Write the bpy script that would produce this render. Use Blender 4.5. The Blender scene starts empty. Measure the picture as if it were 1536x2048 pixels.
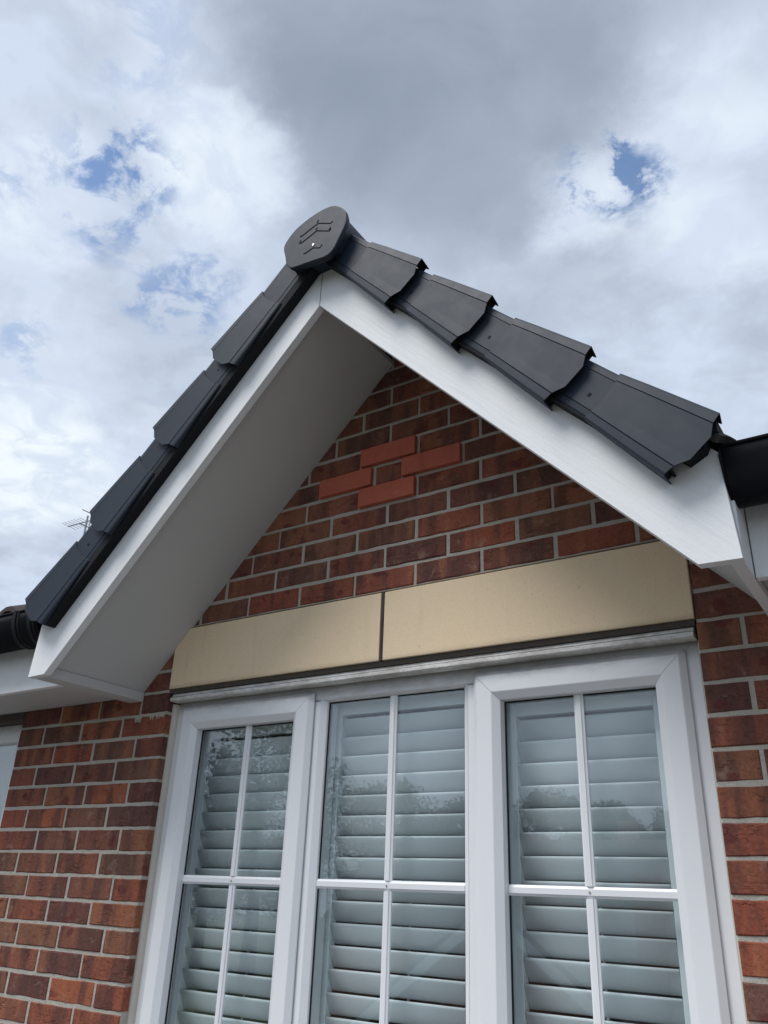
import bpy, bmesh, math, random
from mathutils import Vector, Matrix
random.seed(7)
scene = bpy.context.scene
col = scene.collection

# ---------------------------------------------------------------- camera
cd = bpy.data.cameras.new('camera'); cam = bpy.data.objects.new('camera', cd); col.objects.link(cam)
RX = Vector((0.83548089, 0.54821488, 0.03784352)); RD = Vector((-0.20556056, 0.37565588, -0.90367445)); RF = Vector((-0.50962392, 0.7472236, 0.42654466))
m = Matrix.Identity(4)
for i in range(3):
    m[i][0] = RX[i]; m[i][1] = -RD[i]; m[i][2] = -RF[i]
m[0][3], m[1][3], m[2][3] = 2.22712, -1.97035, -0.63240
cam.matrix_world = m
cd.sensor_fit = 'VERTICAL'; cd.sensor_height = 36.0; cd.sensor_width = 27.0
cd.lens = 36.0 * 1632.88 / 2048.0
cd.clip_start = 0.02; cd.clip_end = 2000
scene.camera = cam
scene.render.resolution_x, scene.render.resolution_y = 768, 1024

# ---------------------------------------------------------------- node helpers
class NT:
    def __init__(s, tree): s.t = tree; s.n = tree.nodes; s.l = tree.links
    def new(s, typ, **kw):
        nd = s.n.new(typ)
        for k, v in kw.items(): setattr(nd, k, v)
        return nd
    def put(s, sock, v):
        if isinstance(v, bpy.types.NodeSocket): s.l.new(v, sock)
        elif v is not None: sock.default_value = v
    def math(s, op, a, b=None, c=None, clamp=False):
        nd = s.new('ShaderNodeMath', operation=op, use_clamp=clamp)
        for i, v in enumerate((a, b, c)): s.put(nd.inputs[i], v)
        return nd.outputs[0]
    def vmath(s, op, a, b=None, out=0, scale=None):
        nd = s.new('ShaderNodeVectorMath', operation=op); s.put(nd.inputs[0], a); s.put(nd.inputs[1], b)
        if scale is not None: s.put(nd.inputs['Scale'], scale)
        return nd.outputs[out]
    def mix(s, f, a, b, blend='MIX', clamp=False):
        nd = s.new('ShaderNodeMix', data_type='RGBA', blend_type=blend); nd.clamp_result = clamp
        s.put(nd.inputs[0], f); s.put(nd.inputs[6], a); s.put(nd.inputs[7], b); return nd.outputs[2]
    def noise(s, vec, scale, detail=4, rough=.5, dist=0, dim='3D', out=0):
        nd = s.new('ShaderNodeTexNoise', noise_dimensions=dim)
        if dim == '1D': s.put(nd.inputs['W'], vec)
        else: s.put(nd.inputs['Vector'], vec)
        nd.inputs['Scale'].default_value = scale; nd.inputs['Detail'].default_value = detail
        nd.inputs['Roughness'].default_value = rough; nd.inputs['Distortion'].default_value = dist
        return nd.outputs[out]
    def mr(s, v, a, b, c=0., d=1., smooth=True):
        nd = s.new('ShaderNodeMapRange', interpolation_type='SMOOTHSTEP' if smooth else 'LINEAR')
        s.put(nd.inputs[0], v)
        for i, x in enumerate((a, b, c, d)): s.put(nd.inputs[i + 1], x)
        return nd.outputs[0]
    def ramp(s, f, stops, interp='LINEAR'):
        nd = s.new('ShaderNodeValToRGB'); cr = nd.color_ramp; cr.interpolation = interp
        while len(cr.elements) < len(stops): cr.elements.new(.5)
        for e, (p, c) in zip(cr.elements, stops): e.position = p; e.color = c if len(c) == 4 else (*c, 1)
        s.put(nd.inputs[0], f); return nd.outputs[0]
    def scalevec(s, v, sc):
        return s.vmath('MULTIPLY', v, sc)

def C(*c): return (*c, 1.0)

# ---------------------------------------------------------------- world: broken cloud over a Nishita sky
SUN_EL, SUN_AZ = math.radians(57), math.radians(208)      # azimuth clockwise from +Y
world = bpy.data.worlds.new('World'); scene.world = world; world.use_nodes = True
w = NT(world.node_tree); w.n.clear()
SKY_STRENGTH = 0.1
sky = w.new('ShaderNodeTexSky', sky_type='NISHITA', sun_disc=False)
sky.sun_elevation = SUN_EL; sky.sun_rotation = SUN_AZ; sky.air_density = 1.0; sky.dust_density = 0.6; sky.ozone_density = 2.0
tc = w.new('ShaderNodeTexCoord')
d = w.vmath('NORMALIZE', tc.outputs['Generated'])
sep = w.new('ShaderNodeSeparateXYZ'); w.put(sep.inputs[0], d)
zz = w.math('MAXIMUM', w.math('ADD', sep.outputs[2], 0.18), 0.10)
inv = w.math('DIVIDE', 1.0, zz)
comb = w.new('ShaderNodeCombineXYZ')
w.put(comb.inputs[0], w.math('MULTIPLY', sep.outputs[0], inv)); w.put(comb.inputs[1], w.math('MULTIPLY', sep.outputs[1], inv)); comb.inputs[2].default_value = 3.7
q = comb.outputs[0]
wob = w.vmath('SUBTRACT', w.noise(q, 6.5, 9, .62, 0, '3D', 1), (0.5, 0.5, 0.5))
wob2 = w.vmath('SUBTRACT', w.noise(q, 1.8, 4, .5, 0, '3D', 1), (0.5, 0.5, 0.5))
dw = w.vmath('ADD', d, w.vmath('SCALE', wob, scale=0.15))
dv = w.vmath('ADD', d, w.vmath('ADD', w.vmath('SCALE', wob, scale=0.14), w.vmath('SCALE', wob2, scale=0.10)))
def blobs(vec, lst):
    acc = None
    for (x, y, z, r, a) in lst:
        dist = w.vmath('DISTANCE', vec, (x, y, z), out=1)
        v = w.mr(dist, r * 0.25, r, a, 0.0)
        acc = v if acc is None else w.math('MAXIMUM', acc, v)
    return acc
holes = blobs(dw, [(-0.6154, 0.3752, 0.6932, .085, .95), (-0.6244, 0.4714, 0.6228, .075, .72), (-0.1653, 0.6676, 0.7259, .075, 1.9),
                   (-0.2142, 0.6662, 0.7143, .05, 1.5), (-0.1189, 0.6393, 0.7597, .035, 1.4), (-0.7422, 0.3979, 0.5392, .05, .5),
                   (-0.6827, 0.2853, 0.6727, .045, .45), (-0.5283, 0.3193, 0.7867, .09, .28), (-0.66, .33, .68, .08, .3)])
dark = blobs(dv, [(-0.3153, 0.5276, 0.7888, .30, 1.0), (-0.3723, 0.4452, 0.8144, .22, .95), (-0.2225, 0.5586, 0.7991, .24, .9), (-0.2805, 0.6141, 0.7377, .17, .8),
                  (-0.12, 0.50, 0.86, .25, .62), (-0.30, .70, .65, .16, .45), (-0.06, .72, .69, .10, .35), (-0.66, .50, .56, .15, .30)])
bright = blobs(dv, [(-0.534, 0.4321, 0.7267, .10, .9), (-0.4855, 0.4764, 0.7331, .07, .8), (-0.788, 0.447, 0.4234, .12, 1), (-0.20, .68, .70, .09, .9),
                    (-0.101, 0.7332, 0.6725, .10, .6), (-.68, .31, .66, .10, .55), (-.52, .37, .77, .12, .25), (-.74, .42, .53, .10, .3), (-.06, .66, .75, .12, .5)])
n1 = w.noise(q, 1.5, 6, .5, .3)
n2 = w.noise(q, 5.0, 8, .55, .4)
n5 = w.noise(q, 11.0, 8, .58, .6)
n6 = w.noise(q, 3.4, 7, .55, .5)
lump = w.math('ADD', w.mr(n5, .32, .68, -.5, .5), w.mr(n6, .34, .66, -.5, .5))
bl1 = w.math('ABSOLUTE', w.math('SUBTRACT', w.math('MULTIPLY', w.noise(q, 6.0, 6, .55, .25), 2.0), 1.0))
puff = w.mr(bl1, .0, .42)
gen = w.mr(n1, .46, .68)                                   # darker cloud bodies all over the sky
fine = w.mr(n2, .30, .70, -.5, .5)
bodies = w.math('ADD', w.math('ADD', w.math('MULTIPLY', gen, .22), .06), w.math('ADD', w.math('MULTIPLY', w.math('ADD', fine, lump), .20), w.math('MULTIPLY', w.math('SUBTRACT', .55, puff), .20)), clamp=True)
dk = w.math('MAXIMUM', w.math('MULTIPLY', dark, w.math('ADD', .90, w.math('MULTIPLY', fine, .20))), bodies)
dk = w.math('SUBTRACT', dk, w.math('MULTIPLY', bright, .5), clamp=True)
k = 0.88 / SKY_STRENGTH
def S(r, g, b): return C(r * k, g * k, b * k)
cl = w.mix(dk, S(.62, .705, .85), S(.275, .33, .415))
cl = w.mix(w.math('MULTIPLY', w.math('MAXIMUM', bright, w.mr(n6, .52, .72, 0, .55)), w.math('MULTIPLY', w.mr(n5, .36, .60, .25, 1), w.math('SUBTRACT', 1.0, dark, clamp=True))), cl, S(.86, .93, 1.0))
skyc = w.mix(1.0, sky.outputs[0], C(1.15, 1.35, 1.5), 'MULTIPLY')
hole_n = w.mr(w.noise(q, 2.1, 7, .6, .5), .66, .78)        # chance gaps elsewhere in the sky
n4 = w.noise(q, 13.0, 9, .64, .3)
hm = w.math('MAXIMUM', w.math('MULTIPLY', holes, w.mr(n4, .44, .58, .04, 1.0)), w.math('MULTIPLY', hole_n, .5))
hm = w.math('MINIMUM', w.math('MULTIPLY', hm, w.math('SUBTRACT', 1.0, w.math('MULTIPLY', dark, .55)), clamp=True), .88)
final = w.mix(hm, cl, skyc)
# thicker grey-white haze towards the horizon
hz = w.mr(sep.outputs[2], 0.0, 0.30, .85, 0.0)
final = w.mix(hz, final, S(.60, .67, .76))
bg = w.new('ShaderNodeBackground'); w.put(bg.inputs[0], final); bg.inputs[1].default_value = SKY_STRENGTH
wo = w.new('ShaderNodeOutputWorld'); w.l.new(bg.outputs[0], wo.inputs[0])

# ---------------------------------------------------------------- sun through cloud
sd = bpy.data.lights.new('sun', 'SUN'); sun = bpy.data.objects.new('sun', sd); col.objects.link(sun)
sd.energy = 2.5; sd.angle = math.radians(30); sd.color = (1.0, 0.98, 0.955)
sdir = Vector((math.sin(SUN_AZ) * math.cos(SUN_EL), math.cos(SUN_AZ) * math.cos(SUN_EL), math.sin(SUN_EL)))
sun.rotation_euler = sdir.to_track_quat('Z', 'Y').to_euler()
scene.view_settings.view_transform = 'Standard'; scene.view_settings.look = 'None'
scene.view_settings.exposure = 0.25; scene.view_settings.gamma = 1.0; scene.view_settings.use_curve_mapping = False
scene.cycles.use_denoising = True
scene.cycles.max_bounces = 7; scene.cycles.diffuse_bounces = 3; scene.cycles.transparent_max_bounces = 16; scene.cycles.glossy_bounces = 4

# ---------------------------------------------------------------- materials
MATS = {}
def material(name, build):
    mt = bpy.data.materials.new(name); mt.use_nodes = True
    t = NT(mt.node_tree); t.n.clear()
    out = t.new('ShaderNodeOutputMaterial'); p = t.new('ShaderNodeBsdfPrincipled')
    t.l.new(p.outputs[0], out.inputs[0]); build(t, p, out); MATS[name] = mt; return mt
def bump(t, p, h, strength=.3, dist=.002):
    b = t.new('ShaderNodeBump'); b.inputs['Strength'].default_value = strength; b.inputs['Distance'].default_value = dist
    t.put(b.inputs['Height'], h); t.l.new(b.outputs[0], p.inputs['Normal'])
def ocoord(t): return t.new('ShaderNodeTexCoord').outputs['Object']
def gcoord(t): return t.new('ShaderNodeNewGeometry').outputs['Position']
def orand(t): return t.new('ShaderNodeObjectInfo').outputs['Random']

def brick_mat(t, p, out):
    oc = ocoord(t); r = orand(t)
    off = t.vmath('ADD', oc, t.vmath('SCALE', (13.1, 7.7, 5.3), scale=r))
    off = t.vmath('ADD', off, t.vmath('SCALE', (1, 1, 1), scale=t.math('MULTIPLY', r, 37.0)))
    base = t.ramp(r, [(0, (.29, .088, .050)), (.14, (.19, .074, .052)), (.28, (.33, .115, .058)), (.42, (.185, .096, .066)), (.55, (.26, .076, .049)),
                      (.68, (.150, .078, .060)), (.80, (.31, .122, .064)), (.90, (.215, .092, .062)), (1, (.24, .066, .046))])
    fr_ = t.math('FRACT', t.math('MULTIPLY', r, 7.3)); base = t.mix(t.mr(fr_, .66, .80, 0, .60), base, C(.12, .056, .051)); base = t.mix(t.mr(fr_, .16, .10, 0, .35), base, C(.33, .09, .05))
    # kiln banding: upright dark and buff stripes across the face
    sx = t.vmath('MULTIPLY', off, (17, 4, 3.2))
    band = t.noise(sx, 1.0, 2.5, .5, .25)
    cola = t.mix(t.mr(band, .48, .63, 0, .70), base, C(.095, .048, .041))
    cola = t.mix(t.mr(band, .46, .30, 0, .55), cola, C(.36, .145, .075))
    # round dark kiss marks
    sp = t.noise(t.vmath('MULTIPLY', off, (15, 6, 19)), 1.0, 1.0, .4)
    cola = t.mix(t.mr(sp, .64, .71, 0, .72), cola, C(.13, .034, .032))
    g = t.noise(off, 130, 6, .62)
    cola = t.mix(1.0, cola, t.ramp(g, [(.25, (.62, .62, .62)), (.55, (1, 1, 1)), (.8, (1.22, 1.17, 1.12))]), 'MULTIPLY')
    dusty = t.noise(off, 26, 5, .65, .6)
    cola = t.mix(t.mr(dusty, .56, .78, 0, .40), cola, C(.40, .27, .215))
    salt = t.noise(off, 420, 2, .5)
    cola = t.mix(t.mr(salt, .79, .81, 0, .8), cola, C(.75, .72, .68))
    t.put(p.inputs['Base Color'], cola); p.inputs['Roughness'].default_value = .9; p.inputs['Specular IOR Level'].default_value = .25
    cre = t.noise(t.vmath('MULTIPLY', off, (9, 8, 22)), 1.0, 4, .55, .7)
    mask = t.mr(t.noise(t.vmath('MULTIPLY', off, (14, 9, 14)), 1.0, 2, .5), .48, .62)
    cre2 = t.math('MULTIPLY', t.mr(t.math('ABSOLUTE', t.math('SUBTRACT', cre, .5)), 0.0, .022, -1, 0), mask)
    h = t.math('ADD', t.math('MULTIPLY', cre2, 1.3), t.math('ADD', t.math('MULTIPLY', g, .8), t.math('MULTIPLY', dusty, .9)))
    bump(t, p, h, .8, .0028)
material('brick_drag_faced', brick_mat)

def red_brick(t, p, out):
    oc = ocoord(t); r = orand(t); off = t.vmath('ADD', oc, t.vmath('SCALE', (9, 9, 9), scale=r))
    g = t.noise(off, 60, 6, .6); lo = t.noise(off, 9, 3, .5)
    c = t.mix(lo, C(.50, .125, .070), C(.42, .10, .058)); c = t.mix(t.mr(g, .56, .72, 0, .45), c, C(.27, .06, .042)); ch = t.noise(off, 24, 5, .7, .8); c = t.mix(t.mr(ch, .60, .70, 0, .5), c, C(.52, .20, .13))
    vs_ = t.noise(t.vmath('MULTIPLY', off, (20, 5, 3)), 1, 4, .6); c = t.mix(t.mr(vs_, .5, .75, 0, .45), c, C(.28, .062, .045))
    t.put(p.inputs['Base Color'], c); p.inputs['Roughness'].default_value = .8
    bump(t, p, t.math('ADD', g, ch), .6, .0018)
material('smooth_red_brick', red_brick)

def mortar(t, p, out):
    g = gcoord(t); a = t.noise(g, 9, 5, .6); b = t.noise(g, 180, 5, .65); c0 = t.noise(g, 40, 4, .6)
    c = t.mix(a, C(.38, .35, .305), C(.53, .495, .435)); c = t.mix(t.mr(b, .35, .6, .3, 0), c, C(.28, .25, .22))
    c = t.mix(t.mr(c0, .62, .75, 0, .6), c, C(.26, .23, .2))
    t.put(p.inputs['Base Color'], c); p.inputs['Roughness'].default_value = .95
    bump(t, p, t.math('ADD', b, t.math('MULTIPLY', c0, 2.0)), .9, .003)
material('mortar', mortar)

def lintel(t, p, out):
    g = gcoord(t); a = t.noise(g, 3.5, 5, .6, .5); b = t.noise(g, 260, 4, .7); s0 = t.noise(g, 75, 2, .5)
    c = t.mix(a, C(.80, .625, .42), C(.84, .67, .465)); c = t.mix(t.mr(b, .30, .5, .35, 0), c, C(.50, .38, .235))
    c = t.mix(t.mr(s0, .735, .77, 0, .55), c, C(.42, .31, .20))
    st = t.noise(t.vmath('MULTIPLY', g, (22, 1, 3)), 1, 4, .6)
    c = t.mix(t.mr(st, .54, .80, 0, .16), c, C(.44, .37, .26)); blot = t.noise(g, 11, 6, .65, .8); c = t.mix(t.mr(blot, .60, .76, 0, .16), c, C(.46, .36, .24))
    sepg = t.new('ShaderNodeSeparateXYZ'); t.put(sepg.inputs[0], g)
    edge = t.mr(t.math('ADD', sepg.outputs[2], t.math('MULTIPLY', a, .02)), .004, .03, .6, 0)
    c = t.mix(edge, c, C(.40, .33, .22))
    t.put(p.inputs['Base Color'], c); p.inputs['Roughness'].default_value = .92
    bump(t, p, t.math('ADD', b, s0), .35, .0012)
material('cast_stone', lintel)

def white_timber(t, p, out):
    g = gcoord(t); o = ocoord(t)
    a = t.noise(g, 5, 5, .6); so = t.new('ShaderNodeSeparateXYZ'); t.put(so.inputs[0], o)
    ax_ = t.math('ABSOLUTE', so.outputs[0]); al = t.math('SUBTRACT', t.math('MULTIPLY', ax_, .695), t.math('MULTIPLY', so.outputs[2], .719)); ac = t.math('ADD', t.math('MULTIPLY', ax_, .719), t.math('MULTIPLY', so.outputs[2], .695))
    cv = t.new('ShaderNodeCombineXYZ'); t.put(cv.inputs[0], t.math('MULTIPLY', al, 5)); t.put(cv.inputs[1], t.math('MULTIPLY', ac, 100)); t.put(cv.inputs[2], so.outputs[1])
    st = t.noise(cv.outputs[0], 1.0, 6, .65, .5); b = t.noise(g, 95, 6, .65)
    c = t.mix(a, C(.80, .81, .82), C(.72, .735, .75)); c = t.mix(t.mr(b, .62, .72, 0, .30), c, C(.48, .49, .50))
    sp = t.noise(g, 38, 3, .7, 1.0); c = t.mix(t.mr(sp, .70, .74, 0, .55), c, C(.42, .40, .37))
    ck = t.noise(t.vmath('MULTIPLY', cv.outputs[0], (1.2, 1.6, 1)), 1.0, 3, .5, .3); c = t.mix(t.mr(ck, .735, .76, 0, .75), c, C(.22, .22, .22))
    c = t.mix(t.mr(st, .56, .72, 0, .16), c, C(.45, .46, .48))
    t.put(p.inputs['Base Color'], c); p.inputs['Roughness'].default_value = .62
    bump(t, p, t.math('ADD', t.math('MULTIPLY', st, 1.0), t.math('MULTIPLY', b, .35)), .42, .0024)
material('white_painted_timber', white_timber)

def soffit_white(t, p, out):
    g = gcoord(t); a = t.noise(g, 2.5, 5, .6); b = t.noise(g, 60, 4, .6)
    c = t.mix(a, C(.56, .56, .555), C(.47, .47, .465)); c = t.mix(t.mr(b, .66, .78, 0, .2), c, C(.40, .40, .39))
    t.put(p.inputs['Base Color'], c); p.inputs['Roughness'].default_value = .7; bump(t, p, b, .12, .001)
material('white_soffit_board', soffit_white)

def upvc(t, p, out):
    g = gcoord(t); a = t.noise(g, 6, 5, .6)
    c = t.mix(a, C(.80, .81, .83), C(.755, .765, .785))
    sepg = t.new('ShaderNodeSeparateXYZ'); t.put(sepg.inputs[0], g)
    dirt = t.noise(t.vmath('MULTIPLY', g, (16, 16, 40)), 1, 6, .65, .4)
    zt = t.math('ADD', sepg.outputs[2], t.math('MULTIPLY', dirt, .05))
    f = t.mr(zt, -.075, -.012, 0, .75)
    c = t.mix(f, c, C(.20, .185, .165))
    t.put(p.inputs['Base Color'], c); p.inputs['Roughness'].default_value = .34
material('white_upvc', upvc)

def trimm(t, p, out):
    g = gcoord(t); dirt = t.noise(t.vmath('MULTIPLY', g, (45, 60, 120)), 1, 6, .7, .3); d2 = t.noise(g, 6, 4, .6)
    c = t.mix(t.mr(t.math('ADD', t.math('MULTIPLY', dirt, .5), t.math('MULTIPLY', d2, .5)), .40, .62, .05, .70), C(.74, .73, .71), C(.33, .30, .265))
    t.put(p.inputs['Base Color'], c); p.inputs['Roughness'].default_value = .6
material('grimy_white_trim', trimm)

def flat(name, c, rough=.5, spec=.5, nscale=30, var=.12, bs=0., bd=.001, metal=0):
    def f(t, p, out):
        g = gcoord(t); a = t.noise(g, nscale, 5, .6); a2 = t.noise(g, nscale * .12, 3, .5)
        cc = t.mix(t.math('ADD', t.math('MULTIPLY', a, .6), t.math('MULTIPLY', a2, .4)), C(*[x * (1 - var) for x in c]), C(*[min(1, x * (1 + var)) for x in c]))
        t.put(p.inputs['Base Color'], cc); p.inputs['Roughness'].default_value = rough; p.inputs['Specular IOR Level'].default_value = spec
        p.inputs['Metallic'].default_value = metal
        if bs: bump(t, p, a, bs, bd)
    return material(name, f)
def verge_m(t, p, out):
    g = gcoord(t); a = t.noise(g, 7, 5, .6); b = t.noise(g, 500, 3, .6); s0 = t.noise(g, 50, 4, .7, .5)
    c = t.mix(a, C(.015, .023, .036), C(.019, .027, .041)); c = t.mix(t.mr(s0, .66, .8, 0, .18), c, C(.07, .08, .095))
    t.put(p.inputs['Base Color'], c); t.put(p.inputs['Roughness'], t.mr(t.noise(g, 22, 4, .6), .3, .7, .50, .55)); p.inputs['Specular IOR Level'].default_value = .27
    bump(t, p, b, .10, .0006)
material('anthracite_plastic', verge_m)
flat('dark_recess', (.012, .013, .016), .8, .2)  # near-black; also stands in for shade under the verge and in slots
flat('black_gutter', (.006, .0065, .009), .5, .16, 20, .3)
flat('black_gasket', (.012, .013, .015), .6, .3)
flat('sealant', (.58, .545, .48), .75, .3, 60, .16, .5, .002)
flat('dark_sealant', (.075, .065, .055), .8, .3, 40, .35, .6, .002)
flat('shutter_white', (.87, .90, .905), .45, .4, 12, .03)
flat('steel', (.75, .72, .64), .3, .5, 200, .1, metal=1)
flat('aluminium', (.28, .29, .30), .45, .5, 90, .15, metal=.6)
flat('room_paint', (.42, .41, .39), .9, .2, 4, .06)
flat('room_carpet', (.22, .20, .18), .95, .1, 80, .2)
flat('bark', (.10, .075, .055), .95, .1, 25, .4, .8, .02)
flat('pale_pebble', (.72, .70, .65), .8, .3, 200, .15)
def tile_m(t, p, out):
    g = gcoord(t); a = t.noise(g, 5, 5, .6); b = t.noise(g, 140, 5, .7); l = t.noise(g, 18, 5, .7, .6)
    c = t.mix(a, C(.040, .031, .027), C(.065, .05, .042)); c = t.mix(t.mr(l, .60, .72, 0, .6), c, C(.085, .09, .055))
    t.put(p.inputs['Base Color'], c); p.inputs['Roughness'].default_value = .95; bump(t, p, b, .8, .003)
material('weathered_roof_tile', tile_m)
def leaf_m(t, p, out):
    r = t.noise(gcoord(t), 1.2, 3, .6); q2 = t.noise(gcoord(t), 14, 2, .5)
    c = t.mix(r, C(.030, .052, .018), C(.085, .12, .04)); c = t.mix(t.mr(q2, .5, .8, 0, .5), c, C(.05, .07, .02))
    t.put(p.inputs['Base Color'], c); p.inputs['Roughness'].default_value = .6
material('foliage', leaf_m)
def ground_m(t, p, out):
    g = gcoord(t); a = t.noise(g, .22, 4, .6, .5); b = t.noise(g, 24, 6, .7); c0 = t.noise(g, 2.2, 5, .6)
    gr = t.mix(c0, C(.04, .062, .022), C(.075, .095, .038)); pv = t.mix(b, C(.10, .096, .09), C(.16, .153, .143))
    sepg = t.new('ShaderNodeSeparateXYZ'); t.put(sepg.inputs[0], g)
    f = t.mr(t.math('ADD', sepg.outputs[1], t.math('MULTIPLY', a, 3.0)), -6.5, -6.1, 1, 0)
    t.put(p.inputs['Base Color'], t.mix(f, pv, gr)); p.inputs['Roughness'].default_value = .95; bump(t, p, b, .5, .01)
material('drive_and_lawn', ground_m)

def glass(t, p, out):
    t.n.remove(p)
    fr = t.new('ShaderNodeFresnel'); t.put(fr.inputs[0], t.mr(t.new('ShaderNodeNewGeometry').outputs['Backfacing'], 0, 1, 1.52, 1 / 1.52, False))
    g = gcoord(t); smear = t.noise(g, 3.0, 4, .6)
    gl = t.new('ShaderNodeBsdfGlossy'); gl.inputs['Roughness'].default_value = 0.0; gl.inputs['Color'].default_value = C(.93, .96, 1.0)
    tr = t.new('ShaderNodeBsdfTransparent'); tr.inputs[0].default_value = C(.955, .985, .988)
    mx = t.new('ShaderNodeMixShader'); t.put(mx.inputs[0], t.math('MULTIPLY', fr.outputs[0], t.mr(smear, .3, .7, 1.6, 1.85), clamp=True))
    b = t.new('ShaderNodeBump'); b.inputs['Strength'].default_value = .04; b.inputs['Distance'].default_value = .01; t.put(b.inputs['Height'], t.noise(g, 1.3, 2, .5))
    t.l.new(b.outputs[0], gl.inputs['Normal'])
    t.l.new(tr.outputs[0], mx.inputs[1]); t.l.new(gl.outputs[0], mx.inputs[2]); t.l.new(mx.outputs[0], out.inputs[0])
material('window_glass', glass)

# ---------------------------------------------------------------- mesh helpers
def mesh(name, verts, faces, smooth=False):
    me = bpy.data.meshes.new(name); me.from_pydata([tuple(v) for v in verts], [], faces); me.update()
    bm = bmesh.new(); bm.from_mesh(me); bmesh.ops.recalc_face_normals(bm, faces=bm.faces); bm.to_mesh(me); bm.free()
    if smooth:
        for pl in me.polygons: pl.use_smooth = True
    return me
def link(name, me, mat, parent=None, loc=None, rot=None):
    o = bpy.data.objects.new(name, me); col.objects.link(o)
    if mat and me is not None and not me.materials: me.materials.append(MATS[mat])
    if parent is not None: o.parent = parent
    if loc is not None: o.location = loc
    if rot is not None: o.rotation_euler = rot
    return o
def tag(o, label, cat, group=None, kind=None):
    if label: o['label'] = label
    if cat: o['category'] = cat
    if group: o['group'] = group
    if kind: o['kind'] = kind
    return o
def thing(name, label, cat, loc=(0, 0, 0), group=None):
    o = bpy.data.objects.new(name, None); col.objects.link(o); o.location = loc; o.empty_display_size = .1
    return tag(o, label, cat, group)
class MB:
    def __init__(s): s.v = []; s.f = []
    def add(s, vs, fs):
        b = len(s.v); s.v += [tuple(x) for x in vs]; s.f += [tuple(i + b for i in f) for f in fs]; return s
    def box(s, x0, x1, y0, y1, z0, z1):
        return s.add([(x0, y0, z0), (x1, y0, z0), (x1, y1, z0), (x0, y1, z0), (x0, y0, z1), (x1, y0, z1), (x1, y1, z1), (x0, y1, z1)],
                     [(0, 3, 2, 1), (4, 5, 6, 7), (0, 1, 5, 4), (1, 2, 6, 5), (2, 3, 7, 6), (3, 0, 4, 7)])
    def prism_y(s, poly, y0, y1):            # poly of (x, z)
        n = len(poly)
        return s.add([(x, y0, z) for x, z in poly] + [(x, y1, z) for x, z in poly],
                     [tuple(range(n)), tuple(range(2 * n - 1, n - 1, -1))] + [(i, (i + 1) % n, n + (i + 1) % n, n + i) for i in range(n)])
    def prism_x(s, poly, x0, x1):            # poly of (y, z)
        n = len(poly)
        return s.add([(x0, y, z) for y, z in poly] + [(x1, y, z) for y, z in poly],
                     [tuple(range(n)), tuple(range(2 * n - 1, n - 1, -1))] + [(i, (i + 1) % n, n + (i + 1) % n, n + i) for i in range(n)])
    def tube(s, pts, rad, seg=8):
        pts = [Vector(p) for p in pts]; rad = rad if isinstance(rad, (list, tuple)) else [rad] * len(pts)
        b = len(s.v); up = Vector((0, 0, 1))
        for i, p in enumerate(pts):
            t = (pts[min(i + 1, len(pts) - 1)] - pts[max(i - 1, 0)]).normalized()
            u = t.cross(up) if abs(t.dot(up)) < .95 else t.cross(Vector((1, 0, 0)))
            u.normalize(); v = t.cross(u)
            for k in range(seg):
                a = 2 * math.pi * k / seg; s.v.append(tuple(p + (u * math.cos(a) + v * math.sin(a)) * rad[i]))
        for i in range(len(pts) - 1):
            for k in range(seg):
                k2 = (k + 1) % seg; s.f.append((b + i * seg + k, b + i * seg + k2, b + (i + 1) * seg + k2, b + (i + 1) * seg + k))
        s.f.append(tuple(b + k for k in range(seg))[::-1]); e = b + (len(pts) - 1) * seg; s.f.append(tuple(e + k for k in range(seg)))
        return s
    def build(s, name, mat, parent=None, smooth=False, bevel=0, seg=2, **kw):
        o = link(name, mesh(name, s.v, s.f, smooth), mat, parent, **kw)
        if bevel:
            md = o.modifiers.new('bevel', 'BEVEL'); md.width = bevel; md.segments = seg; md.limit_method = 'ANGLE'; md.angle_limit = math.radians(35)
            for pl in o.data.polygons: pl.use_smooth = True
            try:
                md2 = o.modifiers.new('wn', 'WEIGHTED_NORMAL'); md2.keep_sharp = True
            except Exception: pass
        return o

# ---------------------------------------------------------------- ground and the far side of the garden
def gz(x, y):
    t = min(1, max(0, (-y - 5) / 9.0)); t = t * t * (3 - 2 * t)
    return -2.12 - 3.3 * t - (0.02 * max(0, -y - 14)) * min(1, t)
mb = MB(); xs = [-400, -120, -60, -30, -20, -14, -9, -6, -4, -2, 0, 2, 4, 6, 9, 14, 20, 30, 60, 120, 400]
ys = [-600, -200, -90, -60, -40, -30, -24, -20, -17, -14.5, -13, -12, -11, -10, -9, -8, -7, -6, -5, -4, -2, 0, 3, 8, 15, 40, 120, 400]
vs = [(x, y, gz(x, y)) for y in ys for x in xs]; n = len(xs)
mb.add(vs, [(j * n + i, j * n + i + 1, (j + 1) * n + i + 1, (j + 1) * n + i) for j in range(len(ys) - 1) for i in range(n - 1)])
tag(mb.build('ground', 'drive_and_lawn', smooth=True), 'paved drive and lawn falling away from the house', None, kind='structure')

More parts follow.
